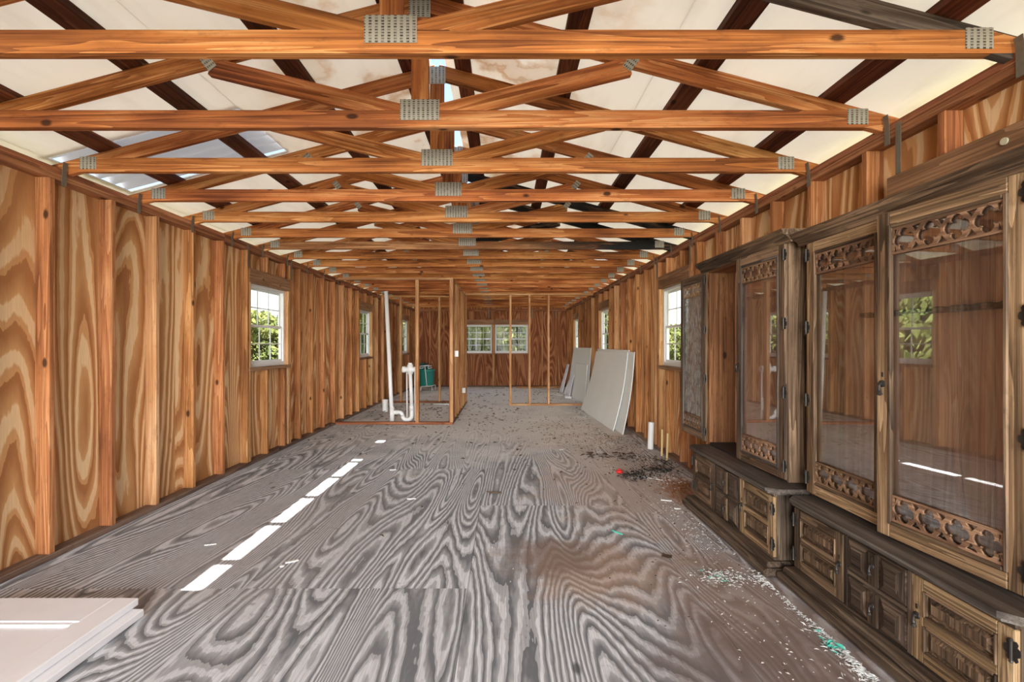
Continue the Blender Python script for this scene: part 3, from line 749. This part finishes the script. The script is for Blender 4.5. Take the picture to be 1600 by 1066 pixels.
def cabinet(name, label, yb0, yb1, yu0, yu1, Xc, Xd, zc, door_a, door_b, crown_y, zt, rail):
    XBK = 1.925
    root = thing(name, ((Xc+XBK)/2, (yb0+yb1)/2, 0), label, 'cabinet')
    xb = Xc+.038                                    # front of the base carcass
    # plinth in two steps
    m = MB(); m.box((Xc-.038, yb0-.015, 0), (XBK, yb1+.015, .048), 'y', .010); m.box((Xc-.012, yb0, .046), (XBK, yb1, .082), 'y', .012)
    m.build('plinth', 'oak_dark', root)
    m = MB(); m.box((xb+.02, yb0+.03, .08), (XBK, yb0+.052, zc-.035), 'z'); m.box((xb+.02, yb1-.052, .08), (XBK, yb1-.03, zc-.035), 'z')
    m.box((XBK-.01, yb0+.052, .08), (XBK, yb1-.052, zc-.035), 'y'); m.box((xb+.024, yb0+.052, .08), (XBK-.01, yb1-.052, .095), 'y')
    m.build('base_carcass', 'oak_dark', root)
    m = MB(); y0, y1 = yb0+.03, yb1-.03; L = (y1-y0)
    ys = [y0, y0+.335*L, y0+.355*L, y0+.645*L, y0+.665*L, y1]
    m.box((xb+.004, y0, zc-.052), (xb+.024, y1, zc-.035), 'y', .003); m.box((xb+.004, y0, .08), (xb+.024, y1, .094), 'y', .003)
    for a, b_ in ((ys[1], ys[2]), (ys[3], ys[4])): m.box((xb+.002, a, .094), (xb+.024, b_, zc-.052), 'z', .003)
    zm = (.094+zc-.052)/2; m.box((xb+.002, ys[2], zm-.009), (xb+.024, ys[3], zm+.009), 'y', .003)
    m.build('face_frame', 'oak_dark', root)
    base_door(root, xb, y0+.002, ys[1]-.001, .096, zc-.054, y0+.006, ys[1]-.026, 'oak_pale' if name == 'gun_cabinet' else 'oak')
    base_door(root, xb, ys[4]+.001, y1-.002, .096, zc-.054, y1-.006, ys[4]+.026, 'oak')
    drawer(root, xb, ys[2]+.002, ys[3]-.002, zm+.011, zc-.055); drawer(root, xb, ys[2]+.002, ys[3]-.002, .097, zm-.011)
    # counter with a moulded edge and a clipped near corner
    m = MB(); c = .05
    m.poly([(Xc, yb0+c), (Xc+c, yb0), (XBK, yb0), (XBK, yb1), (Xc+c, yb1), (Xc, yb1-c)], lambda a, b_, t: (a, b_, t), zc-.022, zc, 'y')
    m.poly([(Xc+.014, yb0+c), (Xc+c+.012, yb0+.012), (XBK, yb0+.012), (XBK, yb1-.012), (Xc+c+.012, yb1-.012), (Xc+.014, yb1-c)], lambda a, b_, t: (a, b_, t), zc-.035, zc-.0221, 'y')
    m.build('counter_top', 'counter', root)
    # upper case
    zu = zc+.001; xs = Xd+.024
    brd('side_panel', (xs, yu0, zu), (XBK, yu0+.02, zt), 'oak', root, 'z'); brd('side_panel', (xs, yu1-.02, zu), (XBK, yu1, zt), 'oak_in', root, 'z')
    brd('top_panel', (xs, yu0+.02, zt-.02), (XBK, yu1-.02, zt), 'oak_in', root, 'y'); brd('cabinet_floor', (xs, yu0+.02, zu), (XBK, yu1-.02, zu+.018), 'velvet', root, 'y')
    nb = 8
    for i in range(nb):
        a = yu0+.02+(yu1-yu0-.04)*i/nb; b_ = yu0+.02+(yu1-yu0-.04)*(i+1)/nb
        brd('back_board', (XBK-.012, a+.0015, zu+.018), (XBK-.002, b_-.0015, zt-.02), 'back', root, 'z', .003)
    ymid = (yu0+yu1)/2
    door_a(root, Xd, yu0, ymid-.001, zu+.016, zt-.004); door_b(root, Xd, ymid+.001, yu1, zu+.016, zt-.004)
    # crown
    cy0, cy1, ct = crown_y; m = MB()
    pr = [(Xd+.004, zt-.012), (Xd-.010, zt-.006), (Xd-.014, zt+.008), (Xd-.040, zt+.030), (Xd-.052, zt+.036), (Xd-.054, zt+.052), (Xd-.060, zt+.056), (Xd-.060, ct), (XBK, ct), (XBK, zt+.001), (Xd+.004, zt+.001)]
    m.poly(pr, lambda a, b_, t: (a, t, b_), cy1, cy0, 'y'); m.build('crown_moulding', 'oak', root)
    if rail:
        m = MB(); z = 1.47
        m.box((XBK-.06, yu0+.03, z), (XBK-.012, yu1-.22, z+.022), 'y', .003)
        n = 9; L = yu1-.22-yu0-.03
        for i in range(n): m.box((XBK-.085, yu0+.03+L*i/n+.02, z), (XBK-.058, yu0+.03+L*(i+1)/n-.012, z+.024), 'y', .006)
        m.build('gun_rail', 'rail_dark', root)['label'] = 'dark notched rail'
    return root
def ajar(d, hy, hx, deg):
    a = math.radians(deg); o = WL[d.name]; par = WL[d.parent.name]; dx, dy = o.x-hx, o.y-hy
    d.location = Vector((hx+dx*math.cos(a)-dy*math.sin(a), hy+dx*math.sin(a)+dy*math.cos(a), o.z))-par; d.rotation_euler = (0, 0, a)
cabinet('gun_cabinet', 'wide weathered oak glass-door cabinet nearest the viewer, holding a notched dark rail', 1.45, 2.64, 1.53, 2.66, 1.58, 1.72, .478,
        lambda r, x, a, b_, c, d: ajar(glass_door(r, x, a, b_, c, d, a+.004, b_-.03, 'cab_glass', mat='oak_pale'), a, x, 5.6),
        lambda r, x, a, b_, c, d: glass_door(r, x, a, b_, c, d, b_-.004, a+.03, 'cab_glass', mat='oak_pale'), (1.47, 2.72, 1.97), 1.912, True)
cabinet('gun_cabinet', 'weathered oak glass-door cabinet farther along, its far door swung wide open', 2.675, 3.89, 2.80, 3.90, 1.52, 1.68, .50,
        lambda r, x, a, b_, c, d: ajar(glass_door(r, x, a, b_, c, d, a+.004, b_-.03, 'cab_glass', mat='oak'), a, x, 2.0),
        lambda r, x, a, b_, c, d: glass_door(r, x, b_+.004, b_+.004+(b_-a), c, d, b_+.012, None, 'cab_glass_dirty', 'open glass door swung back beside the window', mat='oak'), (2.73, 3.97, 2.01), 1.945, False)

# ================================================================== things on the floor and against the walls
# two white panel doors lying on the floor
def floor_door(x0, x1, y0, y1, z0, label):
    r = thing('panel_door', ((x0+x1)/2, (y0+y1)/2, z0), label, 'door', 'white doors lying on the floor'); th = .036; sw = .115
    m = MB()
    m.box((x0, y0, z0), (x0+sw, y1, z0+th), 'y', .004); m.box((x1-sw, y0, z0), (x1, y1, z0+th), 'y', .004)
    for a, b_ in ((y1-.2, y1), (y1-1.02, y1-.90), (y0, y0+.12)): m.box((x0+sw, a, z0), (x1-sw, b_, z0+th), 'x', .004)
    m.build('door_frame', 'doorpaint', r)
    for a, b_ in ((y1-.90, y1-.2), (y0+.12, y1-1.02)):
        q = MB(); q.box((x0+sw, a, z0+.006), (x1-sw, b_, z0+.022), 'y'); t = .022
        for lo, hi in (((x0+sw, a), (x0+sw+t, b_)), ((x1-sw-t, a), (x1-sw, b_)), ((x0+sw+t, a), (x1-sw-t, a+t)), ((x0+sw+t, b_-t), (x1-sw-t, b_))):
            q.box((lo[0], lo[1], z0+.02), (hi[0], hi[1], z0+.032), None, .005)
        q.build('door_panel', 'doorpaint', r)
floor_door(-2.56, -1.765, .31, 2.29, .001, 'white panel door lying flat underneath another door on the floor')
floor_door(-2.61, -1.815, .34, 2.32, .0385, 'white panel door on top of the pair lying on the floor')

# drywall sheets leaning on the right wall
def drywall(p_near, p_far, tx_near, tx_far, hgt, bow, label, mat='drywall', z0=.003, cut=None, th=.0125, group='leaning drywall sheets'):
    n, k = 6, 10; m = MB(); vs_ = []; fs = []
    for side in (0, 1):
        for i in range(n+1):
            s = i/n
            for j in range(k+1):
                t = j/k
                bx_ = p_near[0]+(p_far[0]-p_near[0])*s; by = p_near[1]+(p_far[1]-p_near[1])*s; tx = tx_near+(tx_far-tx_near)*s
                hh = hgt*(1-(cut or 0)*s) 
                lean = math.sqrt(max(hh*hh-(tx-bx_)**2, .01))
                vs_.append((bx_+(tx-bx_)*t+bow*math.sin(math.pi*t)+side*th, by, z0+lean*t))
    N = (n+1)*(k+1); idx = lambda s, i, j: s*N+i*(k+1)+j
    for i in range(n):
        for j in range(k):
            fs.append((idx(0, i, j), idx(0, i, j+1), idx(0, i+1, j+1), idx(0, i+1, j))); fs.append((idx(1, i, j), idx(1, i+1, j), idx(1, i+1, j+1), idx(1, i, j+1)))
    for i in range(n): fs.append((idx(0, i, 0), idx(0, i+1, 0), idx(1, i+1, 0), idx(1, i, 0))); fs.append((idx(0, i, k), idx(1, i, k), idx(1, i+1, k), idx(0, i+1, k)))
    for j in range(k): fs.append((idx(0, 0, j), idx(1, 0, j), idx(1, 0, j+1), idx(0, 0, j+1))); fs.append((idx(0, n, j), idx(0, n, j+1), idx(1, n, j+1), idx(1, n, j)))
    m._add(vs_, fs, 'z'); return tag(m.build('drywall_sheet', mat), label, 'drywall', group)
drywall((1.66, 7.15), (1.57, 9.60), 1.885, 1.885, 1.225, .035, 'big pale drywall sheet leaning in front of the nearer stack')
drywall((1.735, 6.86), (1.665, 9.28), 1.908, 1.908, 1.225, .028, 'drywall sheet leaning second, showing as a strip past the front one')
drywall((1.80, 7.2), (1.76, 9.62), 1.921, 1.921, 1.245, .01, 'drywall sheet leaning hindmost in the nearer stack')
drywall((1.84, 10.36), (1.72, 12.8), 1.921, 1.905, 1.25, .0, 'tallest drywall sheet in the farther stack')
drywall((1.805, 10.55), (1.70, 11.8), 1.87, 1.81, .86, .0, 'half-height drywall offcut propped in the farther stack')
drywall((1.665, 11.95), (1.635, 12.27), 1.80, 1.80, .62, -.01, 'short drywall strip leaning with its foot turned out', 'gypsum')
drywall((1.58, 12.75), (1.54, 13.10), 1.76, 1.76, .80, .0, 'narrow drywall strip at the far edge of the farther stack', 'gypsum')
drywall((1.62, 12.35), (1.59, 12.6), 1.775, 1.775, .50, .0, 'shortest drywall strip leaning between the offcuts', 'gypsum')
def slab(name, pts, z0, z1, mat, label, cat, group=None):
    m = MB(); m.poly(pts, lambda a, b_, t: (a, b_, t), z0, z1); return tag(m.build(name, mat), label, cat, group)
slab('drywall_scrap', [(1.28, 12.5), (1.40, 12.05), (1.52, 12.1), (1.50, 12.5), (1.42, 12.8)], .002, .014, 'drywall', 'grey drywall scrap lying flat at the foot of the farther stack', 'drywall', 'drywall scraps')
slab('drywall_scrap', [(1.50, 11.55), (1.64, 11.45), (1.66, 11.75), (1.53, 11.85)], .002, .040, 'gypsum', 'white drywall scrap block lying in front of the farther stack', 'drywall', 'drywall scraps')

# boards at the far wall, stick in the far corner
tag(brd('lumber_board', (.35, 14.18, 0), (1.75, 14.27, .038), 'stud_light', None), 'loose board lying on the floor by the far wall, nearer of two', 'board', 'loose boards')
tag(brd('lumber_board', (.42, 14.35, 0), (1.8, 14.44, .04), 'stud', None), 'loose board lying on the floor by the far wall, rear of two', 'board', 'loose boards')
m = MB(); m.tube([(1.72, 14.42, 0), (1.66, 14.52, 1.28)], .012, 8); tag(m.build('thin_rod', 'stud_light'), 'thin pale rod leaning in the far right corner', 'rod')

# white pipe standing by the right wall, two sticks
m = MB(); X, Y = 1.86, 5.95
m.tube([(X, Y, 0), (X+.015, Y+.01, .335)], .037, 20, False); m.tube([(X, Y, .002), (X+.015, Y+.01, .33)], .032, 20, True)
tag(m.build('pipe_offcut', 'pvc', smooth=True), 'short white pipe standing on the floor by the right wall', 'pipe')
for (X, Y, h_, dx, lab) in ((1.88, 5.58, .315, .012, 'thin wooden stake standing next to the short white pipe'), (1.865, 5.36, .31, .02, 'thin wooden stake nearer the cabinet, right of two')):
    m = MB(); m.tube([(X, Y, 0), (X+dx*.5, Y, h_)], .012, 6); tag(m.build('wooden_stake', 'stick'), lab, 'stake', 'wooden stakes')

# plumbing in the partition
Yp = 8.0
m = MB(); m.tube([(-1.92, Yp, .0), (-1.945, Yp, .5), (-2.03, Yp+.02, 2.24)], .034, 16)
tp = thing('drain_pipe', (-1.92, Yp, 0), 'tall white drain pipe leaning up from the floor with a trap at its foot', 'pipe')
m.build('stack_pipe', 'pvc', tp, smooth=True)
m = MB(); m.tube([(-1.921, Yp, .005), (-1.925, Yp, .26)], .040, 16); m.tube([(-1.915, Yp, .165), (-1.84, Yp, .165)], .037, 16); m.build('tee_fitting', 'pvc', tp, smooth=True)
pts = [(-1.87, Yp, .165), (-1.80, Yp, .165)]
for i in range(7):
    a = math.pi/2-i*math.pi/2/6; pts.append((-1.80+.055*math.cos(a), Yp, .11+.055*math.sin(a)))
for i in range(13):
    a = math.pi+i*math.pi/12; pts.append((-1.665+.080*math.cos(a), Yp, .117+.080*math.sin(a)))
pts.append((-1.585, Yp, .25))
m = MB(); m.tube(pts, .034, 16); m.build('trap_bend', 'pvc', tp, smooth=True)
m = MB(); m.tube([(-1.585, Yp, .24), (-1.61, Yp, .84)], .030, 16); m.tube([(-1.585, Yp, .2), (-1.59, Yp, .29)], .037, 16); m.build('riser_pipe', 'pvc', tp, smooth=True)
m = MB(); zx = .90
m.tube([(-1.61, Yp, zx-.075), (-1.612, Yp, zx+.085)], .05, 16); m.tube([(-1.612, Yp, zx+.08), (-1.612, Yp, zx+.115)], .034, 14)
m.tube([(-1.735, Yp, zx), (-1.485, Yp, zx)], .044, 16)
for x0, x1 in ((-1.745, -1.70), (-1.52, -1.475)): m.tube([(x0, Yp, zx), (x1, Yp, zx)], .055, 16)
m.build('cross_fitting', 'pvc', tp, smooth=True)
for x in (-1.545, -1.685):
    m = MB(); m.tube([(x+.006, Yp+.07, .0), (x, Yp+.07, .88)], .012, 8); tag(m.build('supply_pipe', 'pvc', smooth=True), 'thin white supply pipe %s the thick riser' % ('right of' if x > -1.6 else 'left of'), 'pipe', 'thin supply pipes')
m = MB(); m.tube([(-2.36, 9.25, 0), (-2.36, 9.25, .235)], .054, 20, False); m.tube([(-2.36, 9.25, .001), (-2.36, 9.25, .22)], .05, 20)
tag(m.build('pipe_offcut', 'pvc', smooth=True), 'stubby wide white pipe piece standing inside the plumbing partition', 'pipe')
m = MB(); m.tube([(-1.55, 10.25, .02), (-1.05, 10.15, .02)], .018, 10); tag(m.build('pipe_offcut', 'pvc', smooth=True), 'thin white pipe piece lying on the partition floor', 'pipe')
slab('white_scrap', [(-1.80, 8.25), (-1.70, 8.25), (-1.70, 8.36), (-1.79, 8.36)], .001, .05, 'pvc', 'small white block on the floor behind the trap', 'scrap')

# teal tub with a white wheeled frame
t = thing('wheeled_tub', (-2.25, 13.55, 0), 'teal plastic tub on a white wheeled frame at the far wall', 'tub'); cx, cy = -2.25, 13.6
MB().lathe([(.02, .10), (.19, .10), (.20, .13), (.215, .55), (.235, .56), (.235, .60), (.20, .60), (.19, .56), (.02, .54)], (cx, cy, 0), 24).build('tub', 'teal', t, smooth=True)
m = MB(); m.lathe([(.02, .602), (.2, .605), (.17, .70), (.08, .78), (.02, .79)], (cx-.12, cy+.1, 0), 20); m.build('tub_lid', 'teal_dark', t, smooth=True)
m = MB(); yy = cy-.26
m.tube([(cx-.13, yy, .12), (cx+.17, yy, .14), (cx+.19, yy, .03)], .014, 8); m.tube([(cx+.04, yy, .13), (cx-.02, yy, .72)], .014, 8)
m.tube([(cx-.16, yy, .70), (cx+.10, yy, .73)], .014, 8); m.tube([(cx-.13, yy, .12), (cx-.14, yy, .03)], .014, 8); m.tube([(cx+.17, yy, .14), (cx+.22, yy+.4, .14)], .012, 8); m.tube([(cx+.22, yy+.4, .14), (cx+.22, yy+.4, .03)], .012, 8)
for x in (-.12, .12): m.tube([(cx+x-.05, yy, .70), (cx+x+.06, yy, .72), (cx+x+.06, yy, .66), (cx+x-.04, yy, .64), (cx+x-.05, yy, .70)], .012, 8)
m.build('wheeled_frame', 'pvc', t, smooth=True)
for x, y in ((cx-.14, yy), (cx+.19, yy), (cx+.22, yy+.4)):
    MB().tube([(x-.012, y, .028), (x+.012, y, .028)], .028, 12).build('wheel', 'pvc', t, smooth=True)

# red cap, twig, single scraps
t = thing('bottle_cap', (1.19, 4.84, 0), 'red plastic cap on the floor beside the black scrap heap', 'cap')
MB().lathe([(.034, .0), (.036, .012), (.034, .024), (.02, .026)], (1.19, 4.84, .001), 16).build('cap_rim', 'red', t, smooth=True); MB().lathe([(.014, .026), (.013, .04), (.004, .042)], (1.19, 4.84, .001), 12).build('cap_knob', 'red', t, smooth=True)
m = MB(); m.tube([(-.16, 4.20, .008), (-.10, 4.16, .012), (-.02, 4.15, .008)], [.004, .009, .004], 6); m.tube([(-.12, 4.17, .01), (-.13, 4.10, .008)], [.005, .003], 6); m.tube([(-.06, 4.155, .012), (-.03, 4.20, .008)], [.005, .003], 6)
tag(m.build('twig', 'litter'), 'small dark twig alone on the plywood floor', 'twig')
for (x, y, a, L, wd, mat, lab) in ((-1.30, 2.86, .5, .075, .018, 'shred', 'white paper scrap on the floor right of the sun stripe, near end'), (-1.33, 2.80, 0, .022, .02, 'shred', 'tiny white chip beside the paper scrap near the sun stripe'),
        (-.80, 4.02, .1, .075, .012, 'shred', 'white sliver on the floor well left of the twig'), (-1.18, 4.95, .2, .07, .03, 'shred', 'white scrap on the floor near the far end of the sun stripe'),
        (1.38, 3.98, -.3, .09, .02, 'shred', 'white plastic scrap on the floor before the farther cabinet'), (1.40, 3.78, -.2, .05, .018, 'shred', 'smaller white scrap on the floor before the farther cabinet'),
        (1.47, 4.62, -.6, .26, .012, 'shred', 'white stick lying across the scrap heap'), (.72, 5.9, .3, .06, .03, 'shred', 'white fleck on the floor in front of the drywall'), (-1.95, 3.1, .3, .07, .008, 'shred', 'white sliver on the floor left of the sun stripe'),
        (.80, 3.30, -.9, .09, .012, 'shred_teal', 'teal strip on the floor in the middle of the room'), (1.02, 2.93, -.5, .06, .05, 'litter', 'dark scrap on the stained floor before the near cabinet')):
    c, s_ = math.cos(a), math.sin(a)
    pp = [(-L/2, -wd/2), (L*.2, -wd*.62), (L/2, -wd*.3), (L*.46, wd/2), (-L*.1, wd*.4), (-L/2, wd*.55)]
    slab('floor_scrap', [(x+q*c-r_*s_, y+q*s_+r_*c) for q, r_ in pp], .001, .006, mat, lab, 'scrap', 'scraps on the floor')

# uncountable litter
def litter(name, mat, label, spots, seed):
    rr = random.Random(seed); m = MB()
    for (cx, cy, sx, sy, n, s0, s1, elong, lift) in spots:
        for _ in range(n):
            x, y = rr.gauss(cx, sx), rr.gauss(cy, sy)
            if not (XL+.02 < x < XR-.02 and y < YB-.05): continue
            if x > 1.47 and 1.4 < y < 3.92: x = 1.47-abs(rr.gauss(0, .02))
            if 6.7 < y < 9.7 and x > 1.53: x = 1.5-abs(rr.gauss(0, .15))
            L = rr.uniform(s0, s1); W = L/rr.uniform(1.2, elong); a = rr.uniform(0, math.pi); z = .0015+abs(rr.gauss(0, lift)); tl = rr.uniform(-.35, .35)
            c, s_ = math.cos(a), math.sin(a); v_ = []
            for q, r_, hq in ((-.5, 0, 0), (0, -.5, .12), (.5, 0, 0), (0, .5, .12)):
                v_.append((x+q*L*c-r_*W*s_, y+q*L*s_+r_*W*c, z+max(0, (q*tl+.18)*L*.6)+hq*L))
            m._add(v_, [(0, 1, 2), (0, 2, 3)], off=(0, 0, 0))
    tag(m.build(name, mat, None, (1, 4, 0)), label, 'litter', kind='stuff')
litter('leaf_litter', 'litter', 'scattered dead leaf crumbs over the middle and far floor', [(1.3, 6.1, .35, .6, 420, .008, .035, 5, .004), (.9, 7.4, .5, .9, 320, .01, .05, 5, .003), (1.55, 6.4, .2, .4, 260, .01, .045, 5, .01), (-.3, 8.6, .5, 1.2, 170, .02, .08, 3, .003), (-1.7, 9.2, .6, .8, 220, .02, .09, 3, .003),
    (-1.2, 6.8, .9, .8, 90, .02, .07, 3, .003), (.2, 12, 1.2, 1.2, 150, .03, .1, 3, .003), (.3, 5.2, .8, .8, 60, .015, .05, 3, .003), (1.2, 3.7, .25, .6, 110, .008, .025, 2, .002), (1.1, 2.5, .4, .5, 60, .006, .018, 2, .002), (1.6, 5.3, .15, .3, 150, .015, .05, 4, .01), (1.3, 5.55, .25, .08, 50, .03, .12, 9, .004)], 1)
litter('black_scraps', 'black', 'heap of black scraps beside the red cap', [(1.32, 4.72, .10, .09, 330, .012, .04, 2.2, .008), (1.62, 4.92, .12, .07, 260, .012, .045, 2.4, .010), (1.78, 5.2, .07, .1, 90, .012, .05, 2.4, .01)], 2)
litter('paper_shreds', 'shred', 'pale paper shreds strewn along the cabinet plinths', [(1.62, 4.65, .14, .18, 220, .008, .03, 2.5, .004), (1.38, 4.72, .13, .1, 60, .008, .025, 2, .012), (1.36, 3.5, .09, .35, 260, .006, .022, 2.5, .002), (1.24, 2.66, .08, .05, 230, .008, .03, 9, .004), (1.46, 2.62, .03, .06, 130, .008, .03, 9, .005),
    (1.48, 2.25, .015, .2, 230, .006, .028, 9, .004), (1.465, 1.95, .03, .14, 420, .008, .035, 10, .006), (1.40, 1.75, .05, .1, 90, .008, .03, 5, .003), (1.15, 2.1, .1, .2, 60, .006, .02, 3, .002), (.9, 3.2, .5, .5, 45, .005, .014, 2, .001), (1.85, 5.35, .06, .2, 60, .008, .03, 2, .005), (1.3, 3.0, .1, .4, 90, .005, .02, 3, .002)], 3)
litter('teal_shreds', 'shred_teal', 'few teal plastic shreds among the paper by the near plinth', [(1.44, 2.04, .02, .05, 11, .03, .06, 9, .006), (1.20, 2.66, .04, .03, 18, .01, .03, 6, .006)], 4)
litter('rust_crumbs', 'litter_rust', 'rust-brown crumbs at the corner of the farther cabinet', [(1.66, 4.35, .12, .14, 260, .01, .03, 2, .003), (1.6, 4.6, .1, .1, 90, .01, .025, 2, .006)], 5)

# ================================================================== trees outside
def crown_mesh(seed, n=6000):
    rr = random.Random(seed); m = MB(); lobes = [(rr.uniform(-.55, .55), rr.uniform(-.55, .55), rr.uniform(.12, .85), rr.uniform(.28, .5)) for _ in range(15)]
    for i in range(n):
        lx, ly, lz, lr = lobes[i % len(lobes)]
        d = Vector((rr.gauss(0, 1), rr.gauss(0, 1), rr.gauss(0, 1))).normalized()*lr*rr.uniform(.5, 1)**.5
        p = Vector((lx, ly, lz))+Vector((d.x, d.y, d.z*.75)); s_ = rr.uniform(.03, .075)
        a = Vector((rr.gauss(0, 1), rr.gauss(0, 1), rr.gauss(0, 1))).normalized()*s_; b_ = a.orthogonal().normalized()*s_*.6
        m._add([tuple(p-a), tuple(p+b_), tuple(p+a), tuple(p-b_)], [(0, 1, 2, 3)], off=(0, 0, 0))
    return m.mesh('crown', 'leaf')
crowns = [crown_mesh(s) for s in (11, 12, 13)]
tr = MB(); tr.tube([(0, 0, 0), (.02, 0, .25), (-.03, .02, .5), (0, 0, .8)], [.05, .04, .03, .01], 8); tr.tube([(-.01, 0, .35), (.2, .1, .6), (.3, .1, .75)], [.025, .018, .006], 6); tr.tube([(0, 0, .4), (-.2, -.1, .62), (-.3, -.15, .8)], [.025, .016, .006], 6)
trunk = tr.mesh('trunk', 'bark')
def tree(x, y, s, h_, k, label):
    r = thing('leafy_tree', (x, y, -.55), label, 'tree', 'trees outside the windows')
    for nm, me in (('crown', crowns[k % 3]), ('trunk', trunk)):
        o = link(nm, me, (x, y, -.55), r); o.scale = (s, s, h_); o.rotation_euler = (0, 0, k*1.7)
for i, a in enumerate([(-17.2, 30, 3.4, 3.6, 'sunlit bush outside the nearest left window, left part'), (-14.4, 31, 3.0, 3.1, 'sunlit bush outside the nearest left window, right part'), (-11, 33, 3.2, 5.5, 'tree outside between the first two left windows'),
        (-8.6, 30, 2.6, 5.2, 'leafy tree filling the left wall window behind the leaning pipe'), (-6.2, 31, 2.4, 5.4, 'leafy tree filling the farthest left wall window'), (-2.6, 27, 2.6, 4.6, 'leafy tree behind the left half of the far window'),
        (.2, 28, 2.5, 5.0, 'leafy tree behind the middle of the far window'), (2.2, 27, 2.2, 4.8, 'leafy tree behind the right edge of the far window'), (5.0, 31, 2.4, 5.2, 'leafy tree outside the farthest right window'), (7.0, 30, 2.2, 4.7, 'leafy tree outside the right window above the drywall'),
        (10.8, 30, 2.6, 3.2, 'low bush outside the right window by the open cabinet door'), (13.6, 31, 2.6, 3.0, 'low bush outside the right wall, mostly hidden by the cabinet'), (-12, 5.0, 3.2, 4.4, 'tree outside the left wall that the cabinet glass reflects, nearer one'), (-13, 11, 3.4, 4.8, 'tree outside the left wall that the cabinet glass reflects, farther one'),
        (-20, 36, 3, 3.2, 'low bush far outside the left windows'), (-1.2, 33, 3.4, 6.0, 'tall tree standing behind the others beyond the far window'), (3.2, 36, 3.4, 6.0, 'tall tree standing far behind on the right of the far window'), (-5.2, 37, 3.6, 6.2, 'tall tree standing far behind on the left of the far window'), (-1.4, 23.5, 1.7, 3.9, 'bushy young tree close outside the far window, left one'), (.9, 23.5, 1.6, 3.9, 'bushy young tree close outside the far window, right one'), (-.2, 40, 4, 6.5, 'hindmost tree outside in line with the far window')]):
    tree(a[0], a[1], a[2], a[3], i, a[4])
